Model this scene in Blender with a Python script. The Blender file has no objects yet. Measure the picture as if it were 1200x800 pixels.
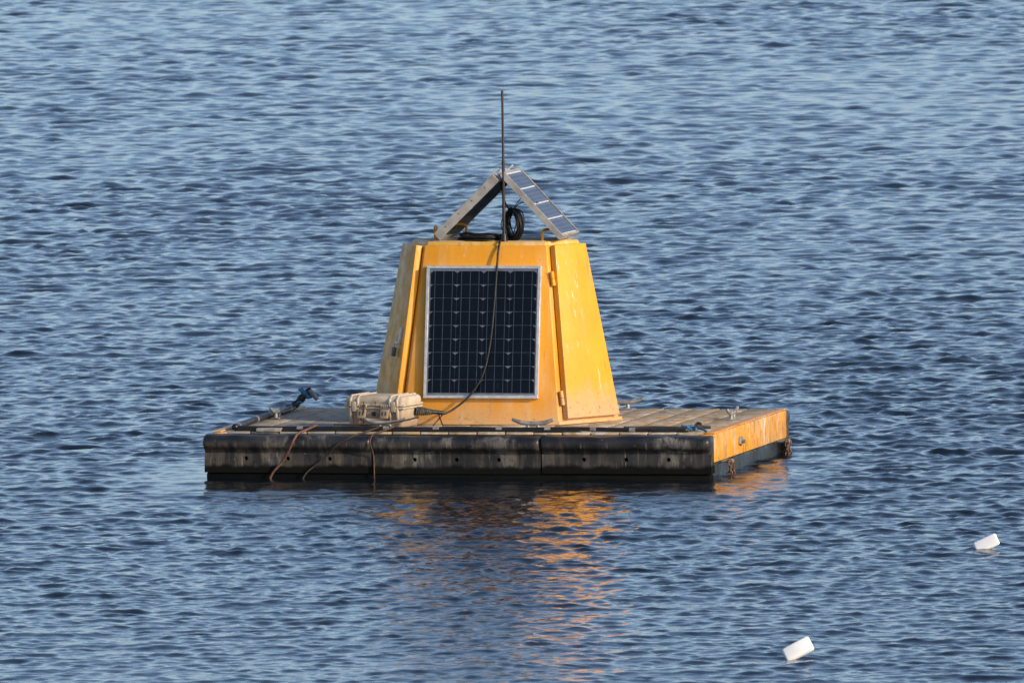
import bpy, bmesh, math, random
import numpy as np
from mathutils import Vector, Matrix
R = math.radians
random.seed(7)
sc = bpy.context.scene
COL = sc.collection

# ------------------------------------------------------------------ camera
cam = bpy.data.cameras.new('camera')
cam.lens = 450; cam.sensor_width = 36; cam.clip_start = 1; cam.clip_end = 20000
cam.dof.use_dof = True; cam.dof.focus_distance = 74.6; cam.dof.aperture_fstop = 22
camo = bpy.data.objects.new('camera', cam); COL.objects.link(camo)
TH, EPS, ROLL = R(12.4), R(3.385), R(0.6)
f = Vector((-math.sin(TH)*math.cos(EPS), math.cos(TH)*math.cos(EPS), -math.sin(EPS)))
r = Vector((math.cos(TH), math.sin(TH), 0)); u = r.cross(f)
r2 = math.cos(ROLL)*r - math.sin(ROLL)*u; u2 = math.sin(ROLL)*r + math.cos(ROLL)*u
M = Matrix((r2, u2, -f)).transposed().to_4x4()
M.translation = Vector((16.378, -73.008, 5.2288))
camo.matrix_world = M
sc.camera = camo

# ------------------------------------------------------------------ sky, sun, exposure
SUN_AZ, SUN_EL = R(64), R(21)         # azimuth measured from the raft's front normal towards its right side
S = Vector((math.sin(SUN_AZ)*math.cos(SUN_EL), -math.cos(SUN_AZ)*math.cos(SUN_EL), math.sin(SUN_EL)))
w = bpy.data.worlds.new('World'); sc.world = w; w.use_nodes = True
wn = w.node_tree; bg = wn.nodes['Background']
sky = wn.nodes.new('ShaderNodeTexSky'); sky.sky_type = 'NISHITA'; sky.sun_disc = False
sky.sun_elevation = SUN_EL; sky.sun_rotation = math.atan2(S.x, S.y)
sky.altitude = 0; sky.air_density = 0.66; sky.dust_density = 1.3; sky.ozone_density = 1.2
wn.links.new(sky.outputs[0], bg.inputs[0]); bg.inputs[1].default_value = 0.15
sl = bpy.data.lights.new('sun', 'SUN'); sl.energy = 2.7; sl.angle = R(0.53); sl.color = (1.0, 0.86, 0.68)
so = bpy.data.objects.new('sun', sl); COL.objects.link(so)
so.rotation_euler = (-S).to_track_quat('-Z', 'Y').to_euler()
so.location = S*30
sc.view_settings.view_transform = 'Standard'; sc.view_settings.look = 'None'
sc.view_settings.gamma = 1; sc.view_settings.use_curve_mapping = False
sc.view_settings.exposure = 0.34
sc.render.engine = 'CYCLES'

# ------------------------------------------------------------------ material helpers
class NT:
    def __init__(s, name):
        s.m = bpy.data.materials.new(name); s.m.use_nodes = True
        s.t = s.m.node_tree; s.b = s.t.nodes['Principled BSDF']
        s.tc = s.t.nodes.new('ShaderNodeTexCoord').outputs['Object']
    def n(s, k): return s.t.nodes.new(k)
    def l(s, a, b): s.t.links.new(a, b)
    def coord(s, scale=(1,1,1), rnd=False, rot=(0,0,0)):
        mp = s.n('ShaderNodeMapping'); mp.inputs['Scale'].default_value = scale; mp.inputs['Rotation'].default_value = rot
        s.l(s.tc, mp.inputs['Vector'])
        if rnd:
            oi = s.n('ShaderNodeObjectInfo'); mu = s.n('ShaderNodeMath'); mu.operation = 'MULTIPLY'; mu.inputs[1].default_value = 37.0
            s.l(oi.outputs['Random'], mu.inputs[0]); cb = s.n('ShaderNodeCombineXYZ')
            for i in range(3): s.l(mu.outputs[0], cb.inputs[i])
            s.l(cb.outputs[0], mp.inputs['Location'])
        return mp.outputs[0]
    def noise(s, sc_, co=None, detail=4, rough=.55, dist=0):
        t = s.n('ShaderNodeTexNoise'); t.inputs['Scale'].default_value = sc_; t.inputs['Detail'].default_value = detail
        t.inputs['Roughness'].default_value = rough; t.inputs['Distortion'].default_value = dist
        s.l(co if co is not None else s.tc, t.inputs['Vector']); return t.outputs['Fac']
    def rng(s, v, a, b, c=0.0, d=1.0):
        t = s.n('ShaderNodeMapRange'); t.interpolation_type = 'SMOOTHSTEP'
        for i, x in enumerate((a, b, c, d)): t.inputs[i+1].default_value = x
        s.l(v, t.inputs[0]); return t.outputs[0]
    def math(s, op, a, b):
        t = s.n('ShaderNodeMath'); t.operation = op
        for i, x in enumerate((a, b)):
            if isinstance(x, (int, float)): t.inputs[i].default_value = x
            else: s.l(x, t.inputs[i])
        return t.outputs[0]
    def mix(s, a, b, fac):
        t = s.n('ShaderNodeMix'); t.data_type = 'RGBA'
        for i, x in ((6, a), (7, b)):
            if isinstance(x, tuple): t.inputs[i].default_value = (*x, 1)
            else: s.l(x, t.inputs[i])
        if isinstance(fac, (int, float)): t.inputs[0].default_value = fac
        else: s.l(fac, t.inputs[0])
        return t.outputs[2]
    def xyz(s):
        t = s.n('ShaderNodeSeparateXYZ'); s.l(s.tc, t.inputs[0]); return t.outputs
    def color(s, c):
        if isinstance(c, tuple): s.b.inputs['Base Color'].default_value = (*c, 1)
        else: s.l(c, s.b.inputs['Base Color'])
        return s
    def rough(s, v):
        if isinstance(v, (int, float)): s.b.inputs['Roughness'].default_value = v
        else: s.l(v, s.b.inputs['Roughness'])
        return s
    def set(s, **k):
        for a, v in k.items(): s.b.inputs[a.replace('_', ' ')].default_value = v
        return s
    def bump(s, h, strength=.3, dist=.002):
        t = s.n('ShaderNodeBump'); t.inputs['Strength'].default_value = strength; t.inputs['Distance'].default_value = dist
        s.l(h, t.inputs['Height']); s.l(t.outputs[0], s.b.inputs['Normal']); return s

def yellow_paint(name, base=(.78, .335, .012), fade=.35, grime=True, zlo=0.0, streak=1.0, dark=.5, chalk=(.72, .52, .30), lo=0.0, zs=.10):
    t = NT(name)
    c = t.mix(base, (base[0]*.90, base[1]*.86, base[2]*1.1), t.rng(t.noise(3.0), .35, .7))
    # sun-bleached chalky streaks that run down the sheet
    st = t.noise(9, t.coord((1.6, 1.6, zs), True), 7, .66)
    c = t.mix(c, chalk, t.math('MULTIPLY', t.math('MULTIPLY', t.rng(st, .44, .70), t.rng(t.noise(2.3, t.coord((1, 1, .8), True), 4), .36, .58, .25, 1)), fade*streak))
    # droppings, thin white runs
    dr = t.rng(t.noise(26, t.coord((1.5, 1.5, .9*zs), True), 6, .74), .575-lo, .65-lo)
    dr = t.math('MULTIPLY', dr, t.rng(t.noise(4, t.coord((1, 1, .5), True), 3), .45, .58))
    c = t.mix(c, (.72, .64, .53), t.math('MULTIPLY', dr, .75))
    # rust-brown runs and dark specks
    dk = t.rng(t.noise(17, t.coord((1.6, 1.6, 1.1*zs), True), 6, .72), .575-lo, .69-lo)
    c = t.mix(c, (.24, .135, .06), t.math('MULTIPLY', dk, dark))
    sp = t.rng(t.noise(85, t.coord((1, 1, .8), True), 3, .6), .645, .70)
    sp = t.math('MULTIPLY', sp, t.rng(t.noise(5, t.coord((1, 1, 1), True), 3), .48, .66))
    c = t.mix(c, (.07, .05, .035), t.math('MULTIPLY', sp, .85))
    if grime:   # splash grime thrown up on the lowest part
        z = t.xyz()[2]
        g = t.math('ADD', t.math('MULTIPLY', z, -1.0), t.math('MULTIPLY', t.noise(7, t.coord((1.2, 1.2, .4), True), 5), .34))
        g = t.rng(g, -.06-zlo, .18-zlo)
        c = t.mix(c, (.50, .35, .21), t.math('MULTIPLY', g, .75))
        gs = t.math('MULTIPLY', g, t.rng(t.noise(42, None, 4, .7), .56, .68))
        c = t.mix(c, (.16, .11, .07), t.math('MULTIPLY', gs, .75))
    t.color(c).rough(t.rng(t.noise(11), .3, .7, .38, .58))
    return t.bump(t.noise(60, None, 3), .12, .0015).m

M_ = {}
M_['yellow'] = yellow_paint('tower_paint', (.80, .335, .008), fade=.42, zlo=-.03, dark=.30)
M_['door'] = yellow_paint('door_paint', (.84, .365, .008), fade=.14, zlo=.05, dark=.40)
M_['lid'] = yellow_paint('lid_paint', (.70, .40, .06), fade=.9, grime=False)
M_['hull'] = yellow_paint('hull_paint', (.78, .33, .010), fade=1.0, grime=False, dark=.9, chalk=(.52, .42, .33), lo=.055, zs=.50)

def roofgrey():
    t = NT('roof_dirty_sheet')
    c = t.mix((.36, .31, .23), (.50, .33, .10), t.rng(t.noise(9, None, 5), .45, .62))
    c = t.mix(c, (.62, .60, .56), t.rng(t.noise(30, None, 4, .7), .60, .72))
    return t.color(c).rough(.7).m
M_['roof'] = roofgrey()

def deckmat():
    t = NT('deck_plank_grip')
    xs = t.xyz()
    nz = t.noise(4.5, t.coord((1.2, .8, 1), True), 6, .62)
    c = t.mix((.50, .30, .075), (.40, .30, .18), t.rng(nz, .34, .54))
    c = t.mix(c, (.20, .165, .12), t.rng(t.noise(8, t.coord((2.4, .7, 1), True), 6, .68), .52, .72))
    c = t.mix(c, (.62, .58, .52), t.math('MULTIPLY', t.rng(t.noise(7, t.coord((1.6, 1, 1), True), 6, .72), .47, .63), .80))
    c = t.mix(c, (.05, .043, .036), t.math('MULTIPLY', t.rng(t.noise(22, t.coord((1, .7, 1), True), 5, .72), .60, .70), .85))
    # left half of the deck is more fouled
    oi = t.n('ShaderNodeObjectInfo'); sx = t.n('ShaderNodeSeparateXYZ'); t.l(oi.outputs['Location'], sx.inputs[0])
    c = t.mix(c, (.26, .235, .20), t.math('MULTIPLY', t.rng(sx.outputs[0], -.2, -.9), t.rng(t.noise(6, t.coord((1, 1, 1), True), 5, .7), .40, .58, .15, .9)))
    wv = t.n('ShaderNodeTexWave'); wv.wave_type = 'BANDS'; wv.bands_direction = 'Y'; wv.inputs['Scale'].default_value = 7
    wv.inputs['Distortion'].default_value = .4; t.l(t.tc, wv.inputs['Vector'])
    return t.color(c).rough(.78).bump(wv.outputs['Fac'], .8, .010).m
M_['deck'] = deckmat()

def fendermat():
    t = NT('fender_rubber')
    z = t.xyz()[2]
    c = t.mix((.012, .0125, .015), (.03, .03, .032), t.rng(t.noise(6, t.coord((1, 1, 1), True), 4), .4, .65))
    # grey-brown scum dried in runs on the sunk face, bounded below by the wet weed line
    low = t.rng(z, .225, .190)
    run = t.noise(15, t.coord((1.5, .3, .14), True), 7, .70)
    patch = t.noise(2.6, t.coord((1, .5, .7), True), 5, .66)
    m = t.math('MULTIPLY', low, t.math('ADD', t.rng(run, .40, .66, .10, 1.0), t.rng(patch, .40, .64, -.45, .35)))
    m = t.math('MAXIMUM', m, 0.0)
    c = t.mix(c, (.135, .108, .082), t.math('MULTIPLY', m, .68))
    c = t.mix(c, (.012, .011, .010), t.math('MULTIPLY', low, t.rng(t.noise(24, t.coord((1.6, .3, .10), True), 6, .72), .56, .72)))
    c = t.mix(c, (.30, .27, .22), t.math('MULTIPLY', t.math('MULTIPLY', low, t.rng(t.noise(32, t.coord((1.7, .3, .06), True), 5, .72), .60, .70)), .8))
    # splashed droppings mostly on the rolled top
    dp = t.math('MULTIPLY', t.rng(t.noise(3.2, t.coord((1, 1, .4), True), 3, .6, .4), .52, .66), t.rng(t.noise(17, t.coord((1.2, 1, .35), True), 7, .76), .44, .60))
    c = t.mix(c, (.34, .31, .27), t.math('MULTIPLY', dp, .55))
    sp = t.math('MULTIPLY', t.rng(t.noise(70, t.coord((1, 1, .5), True), 3, .6), .68, .74), .4)
    c = t.mix(c, (.42, .40, .36), sp)
    wl = t.math('ADD', z, t.math('MULTIPLY', t.noise(9, t.coord((1, .4, .6), True), 5), -.075))
    wet = t.rng(wl, .050, .018)
    c = t.mix(c, (.006, .007, .006), wet)
    c = t.mix(c, (.030, .034, .012), t.math('MULTIPLY', t.rng(t.math('ABSOLUTE', t.math('SUBTRACT', wl, .055), 0), .03, .0), t.rng(patch, .5, .62, 0, .7)))
    t.color(c).rough(t.mix((.32,)*3, (.80,)*3, t.math('MAXIMUM', low, wet)))
    t.l(t.rng(wet, 0, 1, .45, .08), t.b.inputs['Specular IOR Level'])
    return t.bump(t.noise(26, t.coord((1, 1, .4), True), 6, .65), .5, .006).m
M_['fender'] = fendermat()

def plain(name, c, ro=.5, metal=0, var=.25, sc_=14, bump=0):
    t = NT(name)
    cc = t.mix(c, tuple(x*(1-var) for x in c), t.rng(t.noise(sc_, t.coord((1, 1, 1), True), 5), .35, .65))
    t.color(cc).rough(t.rng(t.noise(sc_*1.7), .3, .7, max(.02, ro-.1), min(1, ro+.1))).set(Metallic=metal)
    if bump: t.bump(t.noise(sc_*6, None, 4), bump, .003)
    return t.m
M_['float'] = plain('black_float_plastic', (.020, .024, .028), .35, 0, .4, 8, .2)
M_['dull'] = plain('dull_black', (.007, .008, .007), .9)  # even near-black with hardly any shine, for the beams below the fenders
for nd in M_['dull'].node_tree.nodes:
    if nd.type == 'BSDF_PRINCIPLED': nd.inputs['Specular IOR Level'].default_value = .05
M_['hole'] = plain('hole_black', (.004, .004, .004), .9)
M_['hose'] = plain('black_hose', (.016, .016, .018), .42, 0, .5, 20, .2)
M_['cable'] = plain('black_cable', (.007, .007, .008), .55, 0, .4, 30)
M_['galv'] = plain('galvanised_steel', (.36, .355, .34), .55, .35, .45, 30, .2)
M_['steel'] = plain('dull_steel', (.42, .41, .39), .45, .7, .35, 40)
M_['bright'] = plain('zinc_plate', (.62, .62, .62), .45, .15, .25, 40)
M_['rust'] = plain('rusty_chain', (.22, .12, .07), .7, .3, .6, 60, .3)
M_['alu'] = plain('anodised_frame', (.60, .60, .60), .42, .35, .22, 25)
M_['alu_dirty'] = plain('weathered_frame', (.44, .42, .385), .55, .2, .35, 12, .2)
M_['dark_lock'] = plain('padlock_sleeve', (.05, .05, .052), .55)
M_['tape'] = plain('grey_tape', (.26, .26, .26), .65, 0, .4, 40)
M_['blue'] = plain('blue_rope', (.05, .20, .34), .7, 0, .4, 60, .3)
M_['orange_rope'] = plain('rusty_rope', (.19, .085, .055), .8, 0, .45, 50, .3)
M_['brown_line'] = plain('brown_line', (.13, .06, .035), .8, 0, .5, 50, .3)
M_['brown_rope'] = plain('dark_rope', (.055, .042, .034), .85, 0, .5, 50, .3)
M_['plug'] = plain('weedy_plug', (.085, .082, .070), .8, 0, .7, 45, .4)
M_['rag'] = plain('bleached_pad', (.34, .31, .27), .85, 0, .45, 30, .3)
M_['antenna'] = plain('antenna_black', (.024, .018, .015), .36, 0, .4, 9)
M_['jbox'] = plain('junction_box_black', (.010, .010, .011), .5)
M_['foam'] = plain('white_foam', (.88, .88, .87), .6, 0, .04, 20, .15)
M_['bus'] = plain('silver_busbar', (.34, .35, .37), .35, .4, .2, 40)
M_['back'] = plain('backsheet', (.56, .56, .58), .55, 0, .25, 20)
M_['under'] = plain('backsheet_underside', (.30, .295, .28), .6, 0, .4, 12)

def cellmat(name, c, lines):
    t = NT(name)
    cc = t.mix(c, tuple(x*.6 for x in c), t.rng(t.noise(5, t.coord((1, 1, 1), True), 3), .3, .7))
    dd = t.rng(t.noise(26, t.coord((1.4, 1.4, .3), True), 5, .7), .60, .78)
    cc = t.mix(cc, (.10, .085, .065), t.math('MULTIPLY', dd, .8))
    if lines:
        wv = t.n('ShaderNodeTexWave'); wv.wave_type = 'BANDS'; wv.bands_direction = 'X'; wv.inputs['Scale'].default_value = lines
        t.l(t.tc, wv.inputs['Vector']); cc = t.mix(cc, (.16, .18, .22), t.rng(wv.outputs['Fac'], .72, .95, 0, .6))
    t.b.inputs['Specular IOR Level'].default_value = .15
    return t.color(cc).rough(.30).m
M_['cell'] = cellmat('mono_cell', (.0055, .0065, .013), 0)
M_['cell_poly'] = cellmat('poly_cell', (.075, .098, .165), 11)
M_['white_bed'] = plain('white_bed', (.70, .70, .72), .5, 0, .1, 20)
def glassmat():
    m = bpy.data.materials.new('panel_glass'); m.use_nodes = True; t = m.node_tree
    for n in list(t.nodes):
        if n.type != 'OUTPUT_MATERIAL': t.nodes.remove(n)
    o = [n for n in t.nodes if n.type == 'OUTPUT_MATERIAL'][0]
    fr = t.nodes.new('ShaderNodeFresnel'); fr.inputs[0].default_value = 1.25
    tr = t.nodes.new('ShaderNodeBsdfTransparent'); gl = t.nodes.new('ShaderNodeBsdfGlossy'); gl.inputs['Roughness'].default_value = .06
    mx = t.nodes.new('ShaderNodeMixShader')
    t.links.new(fr.outputs[0], mx.inputs[0]); t.links.new(tr.outputs[0], mx.inputs[1]); t.links.new(gl.outputs[0], mx.inputs[2])
    t.links.new(mx.outputs[0], o.inputs[0]); return m
M_['glass'] = glassmat()

def pane(name, pts, parent):
    me = bpy.data.meshes.new(name); me.from_pydata(pts, [], [(0, 1, 2, 3)]); me.update()
    return obj(name, me, 'glass', parent)

def casemat():
    t = NT('tan_case_plastic')
    c = t.mix((.56, .47, .36), (.44, .35, .25), t.rng(t.noise(9, None, 5), .35, .65))
    z = t.xyz()[2]
    g = t.math('ADD', t.math('MULTIPLY', z, -1), t.math('MULTIPLY', t.noise(16, t.coord((1, 1, .5)), 5), .14))
    c = t.mix(c, (.27, .18, .11), t.math('MULTIPLY', t.rng(g, -.08, .05), .75))
    c = t.mix(c, (.22, .14, .09), t.math('MULTIPLY', t.rng(t.noise(34, t.coord((1.4, 1.4, .25)), 4, .7), .60, .72), .7))
    c = t.mix(c, (.66, .61, .54), t.math('MULTIPLY', t.rng(t.noise(20, None, 5, .7), .60, .72), .7))
    return t.color(c).rough(.6).bump(t.noise(90, None, 3), .15, .001).m
M_['case'] = casemat()

# ------------------------------------------------------------------ mesh helpers
def obj(name, data, mat=None, parent=None, loc=(0,0,0), rot=None, smooth=None):
    if isinstance(data, bmesh.types.BMesh):
        me = bpy.data.meshes.new(name); bmesh.ops.recalc_face_normals(data, faces=data.faces[:]); data.to_mesh(me); data.free()
        if smooth:
            me.polygons.foreach_set('use_smooth', [True]*len(me.polygons))
            if smooth != True: me.set_sharp_from_angle(angle=R(smooth))
    else: me = data
    o = bpy.data.objects.new(name, me); COL.objects.link(o)
    if mat is not None and len(me.materials) == 0: me.materials.append(M_[mat])
    if parent: o.parent = parent
    o.location = loc
    if rot is not None: o.rotation_euler = rot
    return o
def empty(name, loc, label, cat, rz=0, group=None):
    o = bpy.data.objects.new(name, None); COL.objects.link(o); o.empty_display_size = .1
    o.location = loc; o.rotation_euler = (0, 0, rz); return tag(o, label, cat, group)
def tag(o, label, cat, group=None):
    o['label'] = label; o['category'] = cat
    if group: o['group'] = group
    return o
def box(x0, x1, y0, y1, z0, z1, bev=0, seg=2, bm=None, mtx=None):
    own = bmesh.new()
    bmesh.ops.create_cube(own, size=1)
    for v in own.verts: v.co = Vector((x0+(v.co.x+.5)*(x1-x0), y0+(v.co.y+.5)*(y1-y0), z0+(v.co.z+.5)*(z1-z0)))
    if bev: bmesh.ops.bevel(own, geom=own.edges[:], offset=bev, segments=seg, affect='EDGES', profile=.5)
    return merge(bm, own, mtx)
def merge(bm, own, mtx=None):
    if mtx is not None: own.transform(mtx)
    if bm is None: return own
    me = bpy.data.meshes.new('tmp'); own.to_mesh(me); own.free(); bm.from_mesh(me); bpy.data.meshes.remove(me); return bm
def smoothpath(pts, n=8):
    P = [Vector(p) for p in pts]; out = []
    for i in range(len(P)-1):
        a, b, c, d = P[max(i-1, 0)], P[i], P[i+1], P[min(i+2, len(P)-1)]
        for k in range(n):
            t = k/n
            out.append(.5*((2*b)+(c-a)*t+(2*a-5*b+4*c-d)*t*t+(3*b-a-3*c+d)*t**3))
    return out+[P[-1]]
def tube(pts, rad, seg=8, bm=None, closed=False, radf=None, cap=True):
    bm = bm or bmesh.new(); P = [Vector(p) for p in pts]; n = len(P); rings = []; up = None
    for i in range(n):
        a = P[(i-1) % n] if closed or i > 0 else P[i]; b = P[(i+1) % n] if closed or i < n-1 else P[i]
        t = (b-a).normalized()
        if up is None:
            up = t.orthogonal().normalized()
        else:
            up = (up - t*up.dot(t)); up = up.normalized() if up.length > 1e-6 else t.orthogonal().normalized()
        s = t.cross(up); rr = radf(i/(n-1)) if radf else rad
        rings.append([bm.verts.new(P[i]+(up*math.cos(2*math.pi*k/seg)+s*math.sin(2*math.pi*k/seg))*rr) for k in range(seg)])
    for i in range(n if closed else n-1):
        A, B = rings[i], rings[(i+1) % n]
        for k in range(seg): bm.faces.new((A[k], A[(k+1) % seg], B[(k+1) % seg], B[k]))
    if cap and not closed: bm.faces.new(rings[0][::-1]); bm.faces.new(rings[-1])
    return bm
def prism(poly, axis_vec, bm=None, bev=0):
    """poly: list of 3-D points (planar), extruded by axis_vec"""
    own = bmesh.new(); a = [own.verts.new(p) for p in poly]; b = [own.verts.new(Vector(p)+Vector(axis_vec)) for p in poly]; n = len(poly)
    own.faces.new(a); own.faces.new(b[::-1])
    for i in range(n): own.faces.new((a[i], b[i], b[(i+1) % n], a[(i+1) % n]))
    if bev: bmesh.ops.bevel(own, geom=own.edges[:], offset=bev, segments=2, affect='EDGES', profile=.5)
    return merge(bm, own)

# ------------------------------------------------------------------ water (one sheet out to the horizon, real waves)
WS = .0152
def make_water():
    rng = np.random.default_rng(11)
    # row spacing: fine round the raft, wider with distance
    ys = [-18.5]
    while ys[-1] < 96:
        d = ys[-1]+73.0
        ys.append(ys[-1]+max(.025, min(.10, .47*d*d/(5.2*15000))))
    step = .15; y = ys[-1]
    while y < 9000: step *= 1.25; y += step; ys.append(y)
    front = []; step = .06; y = ys[0]
    while y > -600: step *= 1.3; y -= step; front.append(y)
    ys = np.array(front[::-1]+ys)
    ss = np.linspace(-1, 1, 500)
    hw = np.interp(ys, [-18.5, 96], [4.2, 10.5])
    ext = []; v = 1.0; st = ss[1]-ss[0]
    while v < 1500: st *= 1.35; v += st; ext.append(v)
    ss = np.concatenate([-np.array(ext[::-1]), ss, np.array(ext)])
    xc = 1.0-.2198*ys
    X = (xc[:, None]+hw[:, None]*ss[None, :]); Y = np.repeat(ys[:, None], len(ss), 1)
    sp = np.maximum(np.abs(np.gradient(X, axis=1)), np.abs(np.gradient(Y, axis=0))).astype(np.float32)
    X64, Y64 = X, Y; X = X.astype(np.float32); Y = Y.astype(np.float32)
    # sheltered water close in front of the raft and along its right side
    sh = np.exp(-np.clip((np.abs(X+.10*Y)-1.5)/.55, 0, 9)**2)*np.where(Y < .6, np.exp(-((Y-.3)/2.3)**2), np.exp(-((Y-.6)/1.6)**2))
    amp = (1-.80*sh)
    Z = np.zeros_like(X); DX = np.zeros_like(X); DY = np.zeros_like(X)
    gust = 1+.22*np.sin(X*.31+1.3+.4*np.sin(Y*.09))*np.sin(Y*.13+.7)+.12*np.sin(Y*.047+X*.11)
    fetch = np.interp(Y, [-16, 6, 30, 80], [.74, .98, 1.20, 1.60]).astype(np.float32)   # rougher further out from the shore
    gust = gust*fetch
    g_short = amp*gust; g_long = (1-.55*sh)*gust
    NW = 240
    lam = np.exp(rng.uniform(np.log(.050), np.log(1.1), NW))
    main = R(-68)              # travel towards the camera and a little to the right
    for i in range(NW):
        L = lam[i]; k = 2*np.pi/L
        a = main+rng.normal(0, .50 if L > .4 else .80)
        slope = WS*(1.0 if L < .26 else (.26/L)**.85)*(1.0 if L > .20 else 1.5)*rng.uniform(.6, 1.4)
        ph = rng.uniform(0, 6.283); mk = k*.16; ma = rng.uniform(0, 6.283)
        c0 = max(0, 0)
        lod = np.clip((L/sp-1.9)/1.0, 0, 1)
        rows = np.where(lod.max(1) > 0)[0]; cols = np.where(lod.max(0) > 0)[0]
        if len(rows) == 0 or len(cols) == 0: continue
        sl_ = (slice(rows[0], rows[-1]+1), slice(cols[0], cols[-1]+1))
        x, y = X[sl_], Y[sl_]
        mod = np.float32(slope/k)*(g_short if L < .22 else g_long)[sl_]*lod[sl_]*(1+np.float32(.75)*np.sin(np.float32(mk*math.cos(ma))*x+np.float32(mk*math.sin(ma))*y+np.float32(ph*3)))
        arg = np.float32(k*math.cos(a))*x+np.float32(k*math.sin(a))*y+np.float32(ph)
        Z[sl_] += mod*np.cos(arg)
        q = mod*np.sin(arg)*np.float32(.9)
        DX[sl_] -= np.float32(math.cos(a))*q; DY[sl_] -= np.float32(math.sin(a))*q
    X, Y = X64, Y64
    V = np.stack([X+DX, Y+DY, Z], -1).reshape(-1, 3).astype(np.float32)
    nr, nc = X.shape
    idx = np.arange(nr*nc, dtype=np.int32).reshape(nr, nc)
    F = np.stack([idx[:-1, :-1], idx[:-1, 1:], idx[1:, 1:], idx[1:, :-1]], -1).reshape(-1, 4)
    me = bpy.data.meshes.new('water'); me.vertices.add(len(V)); me.vertices.foreach_set('co', V.ravel())
    me.loops.add(F.size); me.loops.foreach_set('vertex_index', F.ravel().astype(np.int32))
    me.polygons.add(len(F)); me.polygons.foreach_set('loop_start', np.arange(0, F.size, 4, dtype=np.int32))
    me.polygons.foreach_set('loop_total', np.full(len(F), 4, np.int32)); me.polygons.foreach_set('use_smooth', np.ones(len(F), bool))
    me.update(); me.validate()
    t = NT('lake_water')
    t.color((.005, .010, .016)).rough(.04).set(IOR=1.333)
    co = t.coord((.6, 1.6, 1), False, (0, 0, R(12)))
    n1 = t.noise(9, co, 4, .62, .4); n2 = t.noise(37, co, 2, .5, .3)
    h = t.math('ADD', n1, t.math('MULTIPLY', n2, .35))
    t.bump(h, .30, .011)
    me.materials.append(t.m)
    o = bpy.data.objects.new('water', me); COL.objects.link(o); o['kind'] = 'structure'
    o['label'] = 'wind rippled blue water around the raft'
    print('water faces', len(F), nr, nc)
make_water()

# ------------------------------------------------------------------ raft
XL, XR, D, ZD = -1.55, 1.50, 2.46, .265
raft = empty('pontoon_raft', (0, D/2, 0), 'flat yellow work raft with black rubber fenders floating on the water', 'raft')
OY = -D/2                                    # parts are written with y from the front edge, shifted to the raft's own origin
def rl(x, y, z): return (x, y+OY, z)
# hull: yellow side beams and ends, black floats below
obj('side_beam', box(XR-.09, XR, .135+OY, D-.135+OY, .090, ZD-.004, .012), 'hull', raft, smooth=40)
obj('side_beam', box(XL+.03, XL+.12, .135+OY, D-.135+OY, .090, ZD-.004, .012), 'hull', raft, smooth=40)
obj('end_beam', box(XL+.122, XR-.092, .12+OY, .19+OY, .08, ZD-.040, .006), 'hull', raft, smooth=40)
obj('end_beam', box(XL+.122, XR-.092, D-.19+OY, D-.12+OY, .08, ZD-.040, .006), 'hull', raft, smooth=40)
for y0 in (.17, .895, 1.62):
    obj('float', box(XL+.045, XR-.035, y0+OY, y0+.695+OY, -.30, .083, .02), 'float', raft, smooth=40)
for y0 in (.062, D-.167): obj('fender_beam', box(XL+.012, XR-.012, y0+OY, y0+.105+OY, -.22, .026, .008), 'dull', raft, smooth=40)
# planks run from front to back
N = 17; pw = (XR-XL-.15)/N
plank_me = None
for i in range(N):
    x = XL+.09+pw*(i+.5)
    if plank_me is None:
        o = obj('deck_plank', box(-pw/2+.004, pw/2-.004, -(D-.30)/2, (D-.30)/2, -.034, 0, .005), 'deck', raft, smooth=40); plank_me = o.data
    else: o = obj('deck_plank', plank_me, None, raft)
    o.location = (x, 0, ZD+random.uniform(-.002, .002)); o.rotation_euler = (0, random.uniform(-.006, .006), random.uniform(-.0008, .0008))
# flat yellow edging on the right and left rims of the deck
for xa, xb in ((XR-.055, XR+.002), (XL+.028, XL+.085)):
    obj('deck_edging', box(xa, xb, .14+OY, D-.14+OY, ZD-.003, ZD+.004, .002), 'hull' if xa > 0 else 'deck', raft, smooth=40)

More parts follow.
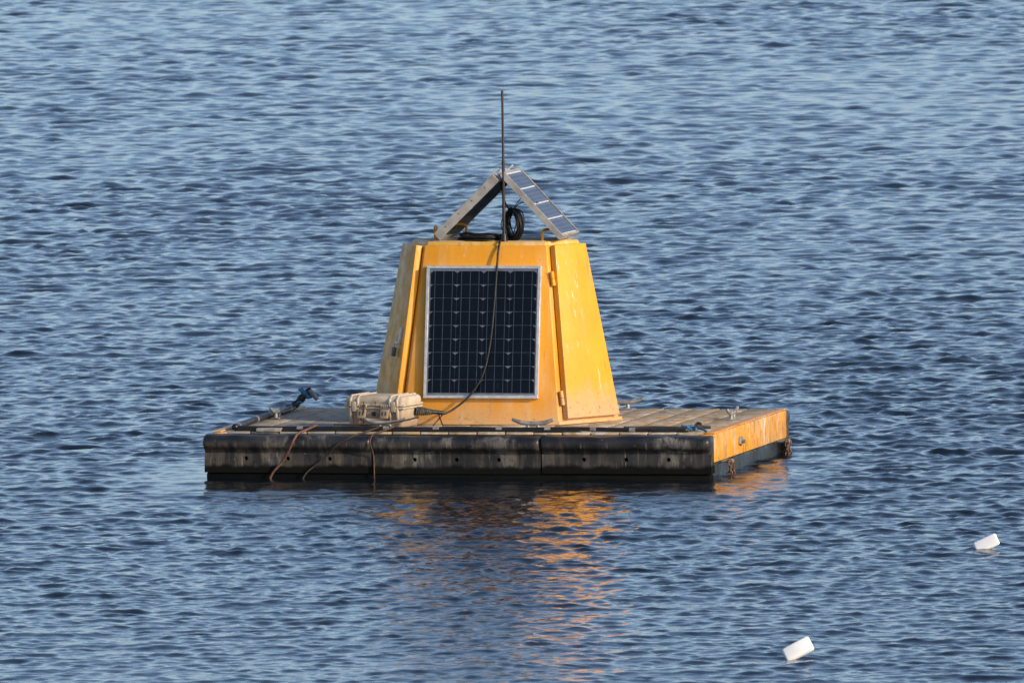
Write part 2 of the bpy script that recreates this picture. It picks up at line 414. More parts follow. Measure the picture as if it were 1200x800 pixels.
# fenders: rolled top, sunk lower face with three bolt holes
PROF = [(.165, .252), (.045, .252), (.024, .248), (.009, .238), (.001, .222), (0, .205), (.004, .188), (.016, .174), (.034, .165), (.046, .155), (.050, .143)]
ZL = .028; HZ, HR = .112, .0125
def fender_mesh(L, flare):
    bm = bmesh.new()
    def ring(x, ins=0):                                    # cross-section, pulled in by ins at the rounded ends
        wv = .0030*math.sin(x*9+.4)+.0022*math.sin(x*23+1.7)+.0012*math.sin(x*51)
        return [bm.verts.new((x, min(y+ins+(wv if 1 < i < 9 and ins == 0 else 0), .165), z-(ins*.6 if i < 6 else 0)+(wv*.8 if i < 5 and ins == 0 else 0))) for i, (y, z) in enumerate(PROF)]
    xs = [(-L/2, .016), (-L/2+.006, .006), (-L/2+.018, 0)]
    xs = xs+[(x, 0) for x in np.linspace(-L/2+.05, L/2-.05, 30)]+[(-a, b) for a, b in xs[::-1]]
    prev = None; rings = []
    for x, ins in xs: rings.append((x, ring(x, ins)))
    for (xa, A), (xb, B) in zip(rings[:-1], rings[1:]):
        for k in range(len(PROF)-1): bm.faces.new((A[k], A[k+1], B[k+1], B[k]))
    # lower face with holes, from y=.05 at z=.143 down to ZL
    y = .050; zt = .1424
    holes = [-.253, 0, .253]; hs = .02
    cuts = [-L/2+.001]+[c for h in holes for c in (h-hs, h+hs)]+[L/2-.001]
    def q(x0, x1, z0, z1): bm.faces.new([bm.verts.new(p) for p in ((x0, y, z0), (x1, y, z0), (x1, y, z1), (x0, y, z1))])
    for i in range(len(cuts)-1):
        q(cuts[i], cuts[i+1], HZ+hs, zt); q(cuts[i], cuts[i+1], ZL+.0006, HZ-hs)
        if i % 2 == 0: q(cuts[i], cuts[i+1], HZ-hs, HZ+hs)
    for h in holes:
        n = 16; ang = [2*math.pi*(k+.5)/n for k in range(n)]
        sq = []; ci = []; de = []
        for a in ang:
            c, s_ = math.cos(a), math.sin(a); m = hs/max(abs(c), abs(s_))
            sq.append(bm.verts.new((h+c*m, y, HZ+s_*m))); ci.append(bm.verts.new((h+c*HR, y, HZ+s_*HR))); de.append(bm.verts.new((h+c*HR, y+.06, HZ+s_*HR)))
        for k in range(n):
            j = (k+1) % n
            bm.faces.new((sq[k], sq[j], ci[j], ci[k])); bm.faces.new((ci[k], ci[j], de[j], de[k]))
        for k in range(n):                                  # little corner gaps of the square patch
            j = (k+1) % n; a, b = sq[k].co, sq[j].co
            if abs(a.x-b.x) > 1e-5 and abs(a.z-b.z) > 1e-5:
                cx = h+math.copysign(hs, a.x-h); cz = HZ+math.copysign(hs, a.z-HZ)
                bm.faces.new((sq[k], sq[j], bm.verts.new((cx, y, cz))))
        bm.faces.new(de)
    # underside, back and the two end walls
    full = [(p[0], p[1]) for p in PROF]+[(.05, ZL), (.165, ZL)]
    bm.faces.new([bm.verts.new(p) for p in ((-L/2, .05, ZL), (L/2, .05, ZL), (L/2, .165, ZL), (-L/2, .165, ZL))])
    bm.faces.new([bm.verts.new(p) for p in ((-L/2, .165, .252), (L/2, .165, .252), (L/2, .165, ZL), (-L/2, .165, ZL))])
    for x in (-L/2, L/2):
        bm.faces.new([bm.verts.new((x, min(py+(.016 if i < 11 else 0), .165), pz-(.0096 if i < 6 else 0))) for i, (py, pz) in enumerate(full)])
    bmesh.ops.remove_doubles(bm, verts=bm.verts[:], dist=.0004)
    return bm
FL = (XR-XL)/3
fm = None
for i in range(3):
    xm = XL+FL*(i+.5)
    if fm is None: o = obj('fender', fender_mesh(FL-.006, 0), 'fender', raft, smooth=50); fm = o.data
    else: o = obj('fender', fm, None, raft)
    o.location = rl(xm, 0+(.004 if i == 1 else 0), (0, -.003, .002)[i]); o.rotation_euler = (0, (.002, -.001, -.002)[i], 0)
for i in range(3):
    o = obj('fender', fm, None, raft, rl(XL+FL*(i+.5), D, 0), (0, 0, math.pi))
# front slotted kerb between planks and fender: dark rail with clips
obj('edge_rail', box(XL+.1, XR-.1, .118+OY, .138+OY, .225, ZD-.012, .003), 'float', raft, smooth=40)

# cleats
def cleat_meshes():
    pts = smoothpath([(-.125, 0, .066), (-.085, 0, .050), (-.035, 0, .041), (.035, 0, .041), (.085, 0, .050), (.125, 0, .066)], 5)
    h = tube(pts, .011, 8, radf=lambda t: .0140-.005*abs(2*t-1)**2)
    lg = []
    for s in (-1, 1):
        lg.append(tube([(s*.030, 0, 0), (s*.030, 0, .041)], .009, 8, radf=lambda t: .013-.004*t))
    b = box(-.058, .058, -.024, .024, 0, .006, .002)
    return h, lg, b
h, lg, b = cleat_meshes(); cm = None
spots = [(-.505, .275, .05), (.385, .285, .0), (-1.395, 1.28, R(84)), (1.375, 1.30, R(87)), (.52, 2.21, .05), (-.52, 2.21, 0)]
for i, (x, y, a) in enumerate(spots):
    if cm is None:
        cm = [obj('mooring_cleat', h, 'galv', raft, smooth=True), obj('leg', lg[0], 'galv', None, smooth=50), obj('leg', lg[1], 'galv', None, smooth=50), obj('base_plate', b, 'galv', None, smooth=40)]
        c = cm[0]; kids = cm[1:]
    else:
        c = cm[0].copy(); COL.objects.link(c); c.parent = raft
        kids = []
        for k in cm[1:]:
            kk = k.copy(); COL.objects.link(kk); kids.append(kk)
    for k in kids: k.parent = c
    c.location = rl(x, y, ZD+.003); c.rotation_euler = (0, 0, a)

# right side: brackets, chains, towing plate
def chain(x, y, ztop, n, lean):
    for k in range(n):
        z = ztop-k*.032
        pts = []
        for q in range(14):
            a = 2*math.pi*q/14; e, g = .011*math.cos(a), .024*math.sin(a)
            pts.append((e, 0, g) if k % 2 == 0 else (0, e, g))
        o = obj('chain_link', tube(pts, .0042, 6, closed=True), 'rust', raft, rl(x+lean*k, y, z), (0, .15*random.uniform(-1, 1), R(30)+.3*random.uniform(-1, 1)), smooth=True)
for yb in (.52, 2.24):
    br = obj('bracket_bar', tube([rl(XR-.10, yb, .078), rl(XR+.035, yb, .078)], .012, 10), 'galv', raft, smooth=50)
    chain(XR+.020, yb-.012, .064, 5, .000); chain(XR+.020, yb+.06, .064, 4, .001)
pt = obj('towing_plate', prism([rl(XR+.001, .86, .195), rl(XR+.001, .93, .195), rl(XR+.001, .95, .165), rl(XR+.001, .90, .140), rl(XR+.001, .85, .155)], (.012, 0, 0), bev=.003), 'galv', raft, smooth=40)
obj('bolt', tube([rl(XR+.01, .90, .168), rl(XR+.03, .90, .168)], .012, 8), 'steel', raft, smooth=40)
chain(XL-.012, .22, .045, 3, 0)

# ------------------------------------------------------------------ tower: six-sided, tapered
TX, TYC = -.040, 1.244
H, FB, SB, INS = 1.05, .947, .534, .182
FT = FB-2*INS*math.tan(R(30)); ST = SB-2*INS*math.tan(R(30))
tower = empty('instrument_tower', (TX, TYC, ZD+.002), 'six-sided tapered yellow steel cabinet tower in the middle of the raft', 'cabinet tower')
def hexa(fw, sw, z):
    hd = sw*math.sin(R(60)); ex = sw*.5
    return [Vector((-fw/2, -hd, z)), Vector((fw/2, -hd, z)), Vector((fw/2+ex, 0, z)), Vector((fw/2, hd, z)), Vector((-fw/2, hd, z)), Vector((-fw/2-ex, 0, z))]
HB, HT = hexa(FB, SB, 0), hexa(FT, ST, H)
def loft(A, B, bev=0):
    bm = bmesh.new(); a = [bm.verts.new(p) for p in A]; b = [bm.verts.new(p) for p in B]
    bm.faces.new(a[::-1]); bm.faces.new(b)
    for i in range(len(A)): j = (i+1) % len(A); bm.faces.new((a[i], a[j], b[j], b[i]))
    if bev: bmesh.ops.bevel(bm, geom=bm.edges[:], offset=bev, segments=2, affect='EDGES', profile=.5)
    return bm
obj('wall', loft(HB, HT, .006), 'yellow', tower, smooth=35)
sk = hexa(FB+.02, SB+.02, 0); sk2 = hexa(FB+.016, SB+.016, .022)
obj('base_flange', loft(sk, sk2, .003), 'yellow', tower, smooth=35)
obj('roof', loft(hexa(FT-.02, ST-.02, H-.001), hexa(FT-.03, ST-.03, H+.022), .004), 'lid', tower, smooth=35)
obj('roof_sheet', loft(hexa(FT-.07, ST-.06, H+.021), hexa(FT-.075, ST-.065, H+.026), .001), 'roof', tower, smooth=35)
def face_frame(i):
    """origin mid-bottom of wall i, unit vectors: along, up the slope, outward"""
    j = (i+1) % 6
    o = (HB[i]+HB[j])/2; t = (HT[i]+HT[j])/2; uu = (HB[j]-HB[i]).normalized(); vv = (t-o).normalized(); nn = uu.cross(vv).normalized()
    return o, uu, vv, nn, (t-o).length
def door(i, hinge_side):
    o, uu, vv, nn, L = face_frame(i)
    wb, wt = SB/2-.036, ST/2-.026
    lo, hi = .030, L-.004
    def P(s, v): w_ = wb+(wt-wb)*(v/L); return o+uu*s*w_+vv*v
    th = .040
    poly = [P(-1, lo)+nn*.006, P(1, lo)+nn*.006, P(1, hi)+nn*.006, P(-1, hi)+nn*.006]
    d = obj('door', prism(poly, nn*th, bev=.004), 'door', tower, smooth=35)
    # rebate lip behind the leaf
    lip = [o+uu*s*(wb-.03+(wt-wb)*(v/L))+vv*v for s, v in ((-1, .012), (1, .012), (1, L-.02), (-1, L-.02))]
    obj('seal', prism([p+nn*.001 for p in lip], nn*.006), 'yellow', d)
    for v in (.155, .865):
        s = hinge_side; c = P(s, v)+uu*s*.016+nn*.022
        hg = bmesh.new()
        for a, b_ in ((-.042, -.002), (.002, .042)): tube([c+vv*a, c+vv*b_], .0125, 10, hg)
        merge(hg, prism([c+vv*-.04-nn*.004-uu*s*.02, c+vv*-.04-nn*.004+uu*s*.004, c+vv*.04-nn*.004+uu*s*.004, c+vv*.04-nn*.004-uu*s*.02], -nn*.010))
        obj('hinge', hg, 'door', d, smooth=40)
    return d, P, uu, vv, nn, th+.006
dr, *_ = door(1, -1)                   # right front face
dl, P, uu, vv, nn, tt = door(5, -1)    # left front face; hinge out of sight at the far edge
# hasp and padlock on the left door
c = P(.60, .47)+nn*tt
hb = prism([c-uu*.014-vv*.005, c+uu*.014-vv*.005, c+uu*.014+vv*.095, c-uu*.014+vv*.095], nn*.012, bev=.003)
tube([c+vv*.0+nn*.01, c+vv*.0+nn*.028], .009, 8, hb)
obj('hasp', hb, 'bright', dl, smooth=40)
pk = c-uu*.02+nn*.022-vv*.020
sh = tube(smoothpath([pk+uu*.012-vv*.01, pk+uu*.012+vv*.016, pk+vv*.026, pk-uu*.012+vv*.016, pk-uu*.012-vv*.01], 4), .0035, 6)
pl = obj('padlock', prism([pk-uu*.019-vv*.008-nn*.009, pk+uu*.019-vv*.008-nn*.009, pk+uu*.017-vv*.062-nn*.009, pk-uu*.017-vv*.062-nn*.009], nn*.020, bev=.004), 'dark_lock', dl, smooth=40)
obj('shackle', sh, 'bright', dl, smooth=True)
# lifting handles on the roof
def handle(p0, p1, hgt):
    a, b = Vector(p0), Vector(p1); z = Vector((0, 0, 1)); e = (b-a)*.16
    pts = smoothpath([a, a+z*(hgt*.75), a+e+z*hgt, b-e+z*hgt, b+z*(hgt*.75), b], 5)
    obj('lifting_handle', tube(pts, .0085, 8), 'door', tower, smooth=True)
zr = H+.018
handle((-.325, -.16, zr), (-.365, -.02, zr), .085)
handle((.325, -.185, zr), (.405, -.05, zr), .070)
handle((-.22, .185, zr), (-.32, .08, zr), .085)

# ------------------------------------------------------------------ solar panels
def front_panel():
    o, uu, vv, nn, L = face_frame(0)
    # the module's own frame: x along the wall, z up the slope, -y outward
    c = Vector((TX, TYC, ZD+.002))+o+vv*.153+nn*.002
    e = empty('solar_panel', c, 'large upright solar panel of dark cells on the front of the tower', 'solar panel')
    e.rotation_euler = (-math.asin(-vv.y) if False else math.atan2(vv.y, vv.z)*-1, 0, 0)
    W, HH, T, fw = .694, .790, .034, .018
    bm = bmesh.new()
    for (x0, x1, z0, z1) in ((-W/2, W/2, 0, fw), (-W/2, W/2, HH-fw, HH), (-W/2, -W/2+fw, fw, HH-fw), (W/2-fw, W/2, fw, HH-fw)):
        box(x0, x1, -T, 0, z0, z1, .0015, 1, bm)
    obj('frame', bm, 'alu', e, smooth=40)
    obj('backsheet', box(-W/2+fw, W/2-fw, -T+.010, -T+.016, fw, HH-fw), 'back', e)
    cx, cz = .1612, .0808; cw, ch, cf = .1597, .0793, .017
    me = None
    for i in range(4):
        for j in range(9):
            if me is None:
                poly = [(-cw/2, 0, -ch/2), (cw/2, 0, -ch/2), (cw/2, 0, ch/2-cf*.75), (cw/2-cf, 0, ch/2), (-cw/2+cf, 0, ch/2), (-cw/2, 0, ch/2-cf*.75)]
                q = obj('cell', prism(poly, (0, -.0015, 0)), 'cell', e); me = q.data
            else: q = obj('cell', me, None, e)
            q.location = ((i-1.5)*cx, -T+.0095, HH/2+(4-j)*cz)
    bme = None
    for i in range(4):
        for kx in (-.33, 0, .33):
            if bme is None:
                q = obj('busbar', box(-.0011, .0011, -.0006, 0, -.363, .363), 'bus', e); bme = q.data
            else: q = obj('busbar', bme, None, e)
            q.location = ((i-1.5)*cx+kx*cw, -T+.0075, HH/2)
    pane('glass', [(-W/2+fw, -T+.003, fw), (W/2-fw, -T+.003, fw), (W/2-fw, -T+.003, HH-fw), (-W/2+fw, -T+.003, HH-fw)], e)
front_panel()

def roof_panel(top, bot, y0, y1, label, side, T=.036):
    """module leaning from (x,z)=bot up to top, between y0 and y1 (tower-local)"""
    L = math.hypot(top[0]-bot[0], top[1]-bot[1]); ang = math.atan2(top[1]-bot[1], top[0]-bot[0])
    e = empty('solar_panel', (TX+bot[0], TYC+(y0+y1)/2, ZD+.002+bot[1]), label, 'solar panel')
    e.rotation_euler = (0, -ang, 0)          # local x climbs the slope
    Wd = y1-y0; fw = .013; sg = side # sg: +1 glass on +z side of local frame
    bm = bmesh.new(); h = Wd/2
    for (x0, x1, a, b_) in ((0, L, -h, -h+.004), (0, L, h-.004, h), (0, .004, -h+.004, h-.004), (L-.004, L, -h+.004, h-.004)):
        box(x0, x1, a, b_, 0, T, .001, 1, bm)
    zt = T if sg > 0 else 0; zu = 0 if sg > 0 else T
    for zz, ww in ((zt, fw), (zu, .028)):      # top bezel and the return lip below
        z0, z1 = (zz-.003, zz-.0005) if zz > 0 else (.0005, .003)
        for (x0, x1, a, b_) in ((.004, L-.004, -h+.004, -h+ww), (.004, L-.004, h-ww, h-.004), (.004, ww, -h+ww, h-ww), (L-ww, L-.004, -h+ww, h-ww)):
            box(x0, x1, a, b_, z0, z1, 0, 1, bm)
    obj('frame', bm, 'alu_dirty', e)
    def zz(d): return zt-sg*d
    def slab(name, x0, x1, a, b_, d0, d1, mat): return obj(name, box(x0, x1, a, b_, min(zz(d0), zz(d1)), max(zz(d0), zz(d1))), mat, e)
    slab('backsheet', .004, L-.004, -h+.004, h-.004, .0085, .0105, 'under')
    slab('cell_bed', .005, L-.005, -h+.005, h-.005, .0079, .0084, 'white_bed')
    n = 4; cl = (L-2*fw-.012)/n
    for k in range(n):
        xa = fw+.006+k*cl
        o = obj('cell', box(-cl/2+.0055, cl/2-.0055, -h+fw+.004, h-fw-.004, -.0008, .0008), 'cell_poly', e, (xa+cl/2, 0, zz(.0070)))
    q = [(fw-.004, -h+fw-.004, zz(.004)), (L-fw+.004, -h+fw-.004, zz(.004)), (L-fw+.004, h-fw+.004, zz(.004)), (fw-.004, h-fw+.004, zz(.004))]
    pane('glass', q if sg > 0 else q[::-1], e)
    slab('junction_box', L*.36, L*.93, -h+.034, h-.06, .0107, T-.006, 'jbox')
    return e, L, h, T

rp, L1, h1, T1 = roof_panel((.105, 1.488), (.463, 1.106), -.235, .225, 'small solar panel on the tower roof with its blue face to the right', -1)
lp, L2, h2, T2 = roof_panel((.075, 1.432), (-.290, 1.080), -.235, .225, 'small solar panel on the tower roof seen from its dark underside', 1, .052)
# ridge brackets on the left module
for yy in (-h2+.012, h2-.03):
    obj('ridge_bracket', box(L2-.045, L2+.045, yy-.010, yy+.010, T2+.001, T2+.012, .003), 'alu', lp, smooth=40)
for yy in (-.10, -.04, .03, .10):
    obj('clip', box(L2+.002, L2+.030, yy-.016, yy+.016, T2-.020, T2+.004, .005), 'alu', lp, smooth=40)
for k in range(4):
    obj('screw', tube([(L2*(.16+.22*k), -h2-.002, T2*.6), (L2*(.16+.22*k), -h2+.002, T2*.6)], .004, 8), 'hole', lp)

T0 = Vector((TX, TYC, ZD+.002))
def tw(x, y, z): return Vector((x, y, z))+T0
# ------------------------------------------------------------------ antenna
an = empty('whip_antenna', tw(.101, -.228, H+.02), 'tall thin black whip antenna standing up from the tower roof', 'antenna')
obj('mast', tube([(0, 0, 0), (0, 0, .47)], .0125, 10, radf=lambda t: .0100-.0010*t), 'antenna', an, smooth=50)
obj('whip', tube([(0, 0, .465), (-.001, 0, .70), (-.002, 0, .898)], .009, 10, radf=lambda t: .0075-.0006*t), 'antenna', an, smooth=50)
obj('collar', tube([(0, 0, .452), (0, 0, .480)], .0105, 10), 'antenna', an, smooth=50)
obj('foot', tube([(0, 0, 0), (0, 0, .02), (0, 0, .05)], .02, 10, radf=lambda t: .022-.006*t), 'antenna', an, smooth=50)

# ------------------------------------------------------------------ cable coils and cable
rnd = random.Random(3)
bm = bmesh.new()
for k in range(26):
    rx = .080+rnd.uniform(-.034, .016); rz = .090+rnd.uniform(-.020, .012); off = rnd.uniform(-.024, .024); ph = rnd.uniform(0, 6)
    ax = Vector((.72, -.69, 0)); nx = Vector((.69, .72, 0))
    pts = [ax*(rx*math.cos(a))+nx*(off+.008*math.sin(2*a+ph))+Vector((.0, 0, rz*math.sin(a)-abs(rnd.uniform(0, .004)))) for a in [2*math.pi*q/28 for q in range(28)]]
    tube(pts, .0031, 6, bm, closed=True)
ch = empty('cable_coil', tw(.148, -.180, H+.122), 'black cable coil hanging upright beside the antenna under the roof panels', 'cable coil')
obj('loops', bm, 'cable', ch, smooth=True)
bm = bmesh.new()
tube(smoothpath([(-.03, .02, .085), (-.055, .03, .13), (-.075, .04, .20), (-.085, .05, .26)], 5), .005, 6, bm)
obj('tail', bm, 'cable', ch, smooth=True); bm = bmesh.new()
tube(smoothpath([(.0, .02, .085), (.03, .03, .12), (.09, .05, .13), (.14, .06, .125)], 5), .0035, 6, bm)
obj('tail', bm, 'cable', ch, smooth=True); bm = bmesh.new()
tube(smoothpath([(-.01, .02, .085), (.03, .03, .14), (.06, .05, .17)], 5), .003, 6, bm)
obj('tail', bm, 'cable', ch, smooth=True); bm = bmesh.new()
tube(smoothpath([(.02, .0, -.07), (.035, .0, -.1), (.01, -.01, -.112), (-.03, -.01, -.105)], 5), .003, 6, bm)
obj('tail', bm, 'cable', ch, smooth=True)

bm = bmesh.new()
for k in range(12):
    rx = .125+rnd.uniform(-.022, .014); ry = .075+rnd.uniform(-.02, .008); z = .004+.0026*k; ph = rnd.uniform(0, 6)
    pts = [(rx*math.cos(a)+.006*math.sin(3*a+ph), ry*math.sin(a), z+.004*math.sin(a+ph)+(.014 if k > 9 else 0)*max(0, math.cos(a+2.6))) for a in [2*math.pi*q/30 for q in range(30)]]
    tube(pts, .0042, 6, bm, closed=True)
cf = empty('cable_coil', tw(-.055, -.160, H+.026), 'black cable coil lying flat on the front of the tower roof', 'cable coil')
obj('loops', bm, 'cable', cf, smooth=True)

cb = empty('power_cable', tw(.085, -.33, H+.03), 'black cable hanging down across the front solar panel to the tan case', 'cable')
b0 = tw(.085, -.33, H+.03)
pts = [(.10, -.17, 1.082), (.092, -.22, 1.088), (.086, -.275, 1.072), (.083, -.318, 1.00), (.080, -.345, .90), (.070, -.380, .70), (.051, -.420, .470), (.014, -.455, .295), (-.055, -.490, .178), (-.135, -.535, .105), (-.195, -.595, .072), (-.240, -.635, .083)]
cpts = smoothpath([tw(*p)-b0 for p in pts], 8)
obj('cable', tube(cpts, .0068, 8), 'cable', cb, smooth=True)
e0 = tw(-.240, -.635, .083)-b0
obj('wrap', tube(smoothpath([e0+Vector((.06, .03, -.006)), e0+Vector((.02, .01, .0)), e0+Vector((-.03, -.015, .004))], 6), .012, 8, radf=lambda t: .009+.006*t+.0015*math.sin(t*40)), 'hose', cb, smooth=True)
gb = tube([e0+Vector((-.015, -.008, .002)).lerp(Vector((-.105, -.047, .012)), q/24) for q in range(25)], .02, 12, radf=lambda t: .016+.010*min(1, t*1.6)+.0022*(1 if int(t*24) % 3 == 0 else -1))
obj('plug', gb, 'plug', cb, smooth=50)
tie = tube(smoothpath([e0+Vector((.055, .03, .0)), e0+Vector((.03, -.01, -.035)), e0+Vector((.0, -.05, -.075))], 5), .004, 6)
tube(smoothpath([e0+Vector((.02, .0, .0)), e0+Vector((.035, -.02, -.03)), e0+Vector((.06, -.05, -.075))], 5), .004, 6, tie)
obj('tie', tie, 'cable', cb, smooth=True)

# ------------------------------------------------------------------ hard case
cs = empty('equipment_case', (-.574, .545, ZD+.003), 'weathered tan hard plastic case with latches on the deck by the tower', 'case', R(-11))
CL, CD, CH = .385, .285, .190
def rbox(x0, x1, y0, y1, z0, z1, taper, bev, seg=3):
    bm = bmesh.new(); bmesh.ops.create_cube(bm, size=1)
    for v in bm.verts:
        k = taper if v.co.z < 0 else 0
        v.co = Vector((x0+(v.co.x+.5)*(x1-x0)+(-k*math.copysign(1, v.co.x)), y0+(v.co.y+.5)*(y1-y0)+(-k*math.copysign(1, v.co.y)), z0+(v.co.z+.5)*(z1-z0)))
    bmesh.ops.bevel(bm, geom=bm.edges[:], offset=bev, segments=seg, affect='EDGES', profile=.5); return bm
obj('base', rbox(-CL/2+.012, CL/2-.012, -CD/2+.012, CD/2-.012, 0, .122, .012, .018), 'case', cs, smooth=50)
obj('rim', box(-CL/2, CL/2, -CD/2, CD/2, .112, .126, .006), 'case', cs, smooth=50)
lidb = rbox(-CL/2+.004, CL/2-.004, -CD/2+.004, CD/2-.004, .128, CH, -.0, .026, 4)
lid = obj('lid', lidb, 'case', cs, smooth=50)
obj('lid_rim', box(-CL/2-.001, CL/2+.001, -CD/2-.001, CD/2+.001, .129, .144, .006), 'case', lid, smooth=50)
rib = None
for s in (-1, 1):
    for dx in (.103, .150):
        x = s*dx
        # a moulded rib that runs over the lid and down the front
        poly = [(x-.006, -CD/2-.010, .128), (x-.006, -CD/2-.010, .168), (x-.006, -CD/2+.022, CH+.007), (x-.006, CD/2-.022, CH+.007), (x-.006, CD/2+.010, .168), (x-.006, CD/2+.010, .128)]
        obj('rib', prism(poly, (.012, 0, 0), bev=.003), 'case', lid, smooth=40)
        poly = [(x-.006, -CD/2-.008, .120), (x-.006, -CD/2-.008, .070), (x-.006, -CD/2+.018, .012), (x-.006, -CD/2+.034, .012), (x-.006, -CD/2+.034, .120)]
        obj('rib', prism(poly, (.012, 0, 0), bev=.003), 'case', cs, smooth=40)
    x = s*.1265
    obj('hinge_block', box(x-.016, x+.016, -CD/2-.010, -CD/2+.01, .098, .158, .003), 'case', lid, smooth=40)
    # latch standing slightly open
    x = s*.073
    lt = obj('latch', box(-.026, .026, -.008, .006, -.052, .004, .003), 'case', cs, (x, -CD/2-.006, .108), (R(-18), 0, 0), smooth=40)
    for q in (-.010, .010):
        obj('slot', box(q-.004, q+.004, -.0095, -.0075, -.035, -.012, .0005), 'brown_rope', lt)
for k in range(4):
    for s in (-1, 1):
        obj('tooth', box(-.003, .003, -CD/2-.009, -CD/2+.0, .126, .142, .001), 'case', lid, (s*(.050+.013*k), 0, 0))
obj('handle', tube(smoothpath([(-.066, -CD/2+.004, .060), (-.060, -CD/2-.016, .056), (0, -CD/2-.018, .052), (.060, -CD/2-.016, .056), (.066, -CD/2+.004, .060)], 5), .007, 8), 'case', cs, smooth=True)
obj('purge_valve', tube([(0, -CD/2+.014, .086), (0, -CD/2-.006, .086)], .0135, 14), 'jbox', cs, smooth=40)
for s, a, b_ in ((-1, -.062, -.058), (1, .012, .036)):
    obj('strap', tube(smoothpath([(a, -CD/2-.006, .160), (a+.004, -CD/2-.016, .11), (b_, -CD/2-.022, .03)], 5), .0028, 6), 'cable', cs, smooth=True)

# ------------------------------------------------------------------ hose along two deck edges
def hose(name, pts, rad, label, bands):
    base = Vector(pts[0]); e = empty(name, base, label, 'hose')
    p = smoothpath([Vector(q)-base for q in pts], 10)
    obj('hose', tube(p, rad, 10), 'hose', e, smooth=True)
    for t in bands:
        k = min(int(t*(len(p)-1)), len(p)-2); a = p[k]; d = (p[k+1]-p[k]).normalized()
        obj('tape_band', tube([a-d*.018, a+d*.018], rad+.0022, 10), 'tape', e, smooth=50)
    return e
zh = ZD+.014
hf = hose('edge_hose', [(1.33, .205, zh), (1.0, .196, zh), (.80, .206, zh+.002), (.62, .214, zh+.004), (.4, .20, zh+.001), (.2, .196, zh), (-.02, .208, zh+.003), (-.2, .206, zh), (-.40, .192, zh), (-.55, .20, zh+.003), (-.9, .21, zh), (-1.22, .205, zh+.002), (-1.38, .215, zh+.003)], .0125,
   'black hose lying along the front edge of the deck, taped in places', (.09, .19, .30, .42, .58, .72, .86))
hl = hose('edge_hose', [(-1.405, .235, zh+.004), (-1.43, .50, zh), (-1.445, .9, zh+.004), (-1.45, 1.25, zh+.006), (-1.46, 1.7, zh), (-1.475, 2.02, zh+.002)], .019,
   'black hose lying along the left edge of the deck', (.12, .42, .66, .9))
# thin second line beside the front hose
tl = tag(obj('thin_cable', tube(smoothpath([(-1.39, .165, .272), (-1.0, .160, .270), (-.6, .172, .272), (-.3, .165, .271), (.1, .17, .271), (.45, .163, .271), (.7, .17, .272)], 10), .0075, 8), 'cable', smooth=True), 'thin black cable in front of the edge hose, above the fenders', 'cable')

# end bundle at the far left corner
eb = empty('hose_end_bundle', (-1.475, 2.06, ZD+.000), 'black hose end with blue strap sticking up at the far left deck corner', 'hose end')
obj('hose_end', tube(smoothpath([(-.03, -.05, .012), (.0, .0, .03), (.035, .02, .065), (.065, .03, .105)], 6), .02, 10, radf=lambda t: .019+.006*t+.003*math.sin(t*21)), 'hose', eb, smooth=True)
obj('coupling', tube([(.052, .028, .088), (.098, .042, .118)], .02, 10, radf=lambda t: .026-.004*math.sin(t*9)), 'jbox', eb, smooth=50)
obj('strap', prism([(.02, -.01, .125), (.035, -.012, .132), (.10, .0, .072), (.085, .0, .064)], (.012, .02, .006), bev=.003), 'blue', eb, smooth=40)
obj('strap', tube(smoothpath([(.012, -.01, .035), (.03, -.015, .05), (.045, .01, .045), (.03, .05, .06)], 5), .006, 6), 'blue', eb, smooth=True)
obj('paddle', prism([(.082, -.005, .118), (.100, -.008, .122), (.142, .004, .062), (.128, .004, .054)], (.006, .03, .004), bev=.003), 'tape', eb, smooth=40)

# ------------------------------------------------------------------ ropes
def rope(name, pts, rad, mat, label):
    base = Vector(pts[0]); o = obj(name, tube(smoothpath([Vector(p)-base for p in pts], 9), rad, 8, radf=lambda t: rad*(1+.10*math.sin(t*170))), mat, None, base, smooth=True)
    return tag(o, label, 'rope')
rope('rope', [(-.90, .20, .300), (-.95, .13, .275), (-.972, .03, .262), (-.985, -.012, .235), (-1.005, -.014, .195), (-1.035, .008, .145), (-1.075, .026, .090), (-1.135, .030, .020), (-1.16, .03, -.06)], .0075, 'orange_rope', 'thick rusty brown rope slanting over the left fender into the water')
rope('rope', [(-.52, .18, .290), (-.60, .08, .262), (-.64, .0, .248), (-.735, -.012, .195), (-.785, .018, .145), (-.845, .032, .095), (-.93, .032, .025), (-.97, .03, -.06)], .0055, 'brown_rope', 'thin dark rope slanting over the left fender nearest its seam')
rope('rope', [(-.40, .21, .305), (-.46, .12, .280), (-.512, .02, .262), (-.527, -.012, .230), (-.526, -.010, .190), (-.522, .028, .145), (-.519, .036, .08), (-.517, .034, -.06)], .0045, 'brown_line', 'thin brown rope hanging straight down at the seam left of centre')
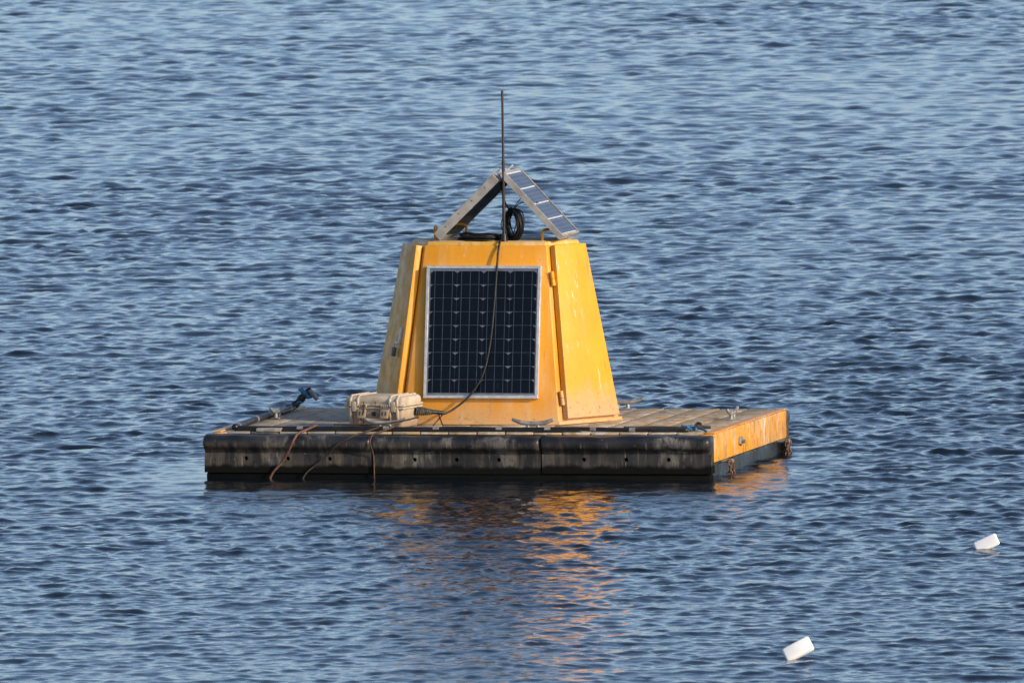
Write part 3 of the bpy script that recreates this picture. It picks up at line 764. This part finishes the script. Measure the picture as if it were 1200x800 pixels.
rope('rope', [(-.80, .22, .304), (-.66, .23, .300), (-.56, .185, .304), (-.45, .21, .315), (-.36, .235, .330), (-.30, .27, .345)], .005, 'brown_rope', 'thin dark lashing rope on the deck in front of the tan case')
kb = empty('rope_knot', (1.345, .26, ZD+.004), 'knotted blue rope ends at the right front corner of the deck', 'rope')
for p in ([(-.07, .03, .03), (-.04, .02, .022), (0, 0, .012), (.03, -.03, .01)], [(-.05, -.01, .01), (-.01, .0, .03), (.03, .01, .018), (.075, -.03, .010), (.105, -.07, -.004)], [(.0, -.02, .008), (-.03, -.01, .026), (.0, .015, .03), (.025, -.005, .014)]):
    obj('strand', tube(smoothpath(p, 7), .0075, 7), 'blue', kb, smooth=True)
obj('tangle', tube(smoothpath([(.0, .02, .02), (.03, .03, .045), (.05, .01, .03), (.01, 0, .02), (.04, .04, .02), (.10, .05, .02)], 6), .009, 7), 'brown_rope', kb, smooth=True)
rl_ = tag(obj('rope', tube(smoothpath([(0, 0, 0), (.15, .04, 0), (.32, .02, 0), (.48, .05, 0)], 8), .009, 7), 'brown_rope', None, (.90, .42, ZD+.011), smooth=True), 'dark rope lying on the deck left of the blue knot', 'rope')

# bleached pad beside the hose
pd = obj('pad', box(-.075, .075, -.03, .03, 0, .022, .006), 'rag', None, (-1.18, .165, .262), (.03, 0, .05), smooth=50)
tag(pd, 'small bleached pad by the hose above the left fender', 'pad')

# ------------------------------------------------------------------ floating white foam
def foam(loc, dims, rot, label):
    bm = box(-dims[0]/2, dims[0]/2, -dims[1]/2, dims[1]/2, -dims[2]/2, dims[2]/2, .0135, 4)
    rr = random.Random(loc[0])
    for v in bm.verts: v.co += Vector([rr.uniform(-.0012, .0012) for _ in range(3)])
    return tag(obj('foam_block', bm, 'foam', None, loc, rot, smooth=50), label, 'foam block', 'white foam blocks adrift')
foam((4.385, -12.05, .040), (.148, .030, .082), (R(-30), R(-27), R(11)), 'white foam block adrift near the bottom edge, larger of the two')
foam((4.06, -5.10, .030), (.136, .028, .072), (R(-30), R(-24), R(11)), 'white foam block adrift near the right edge, smaller of the two')
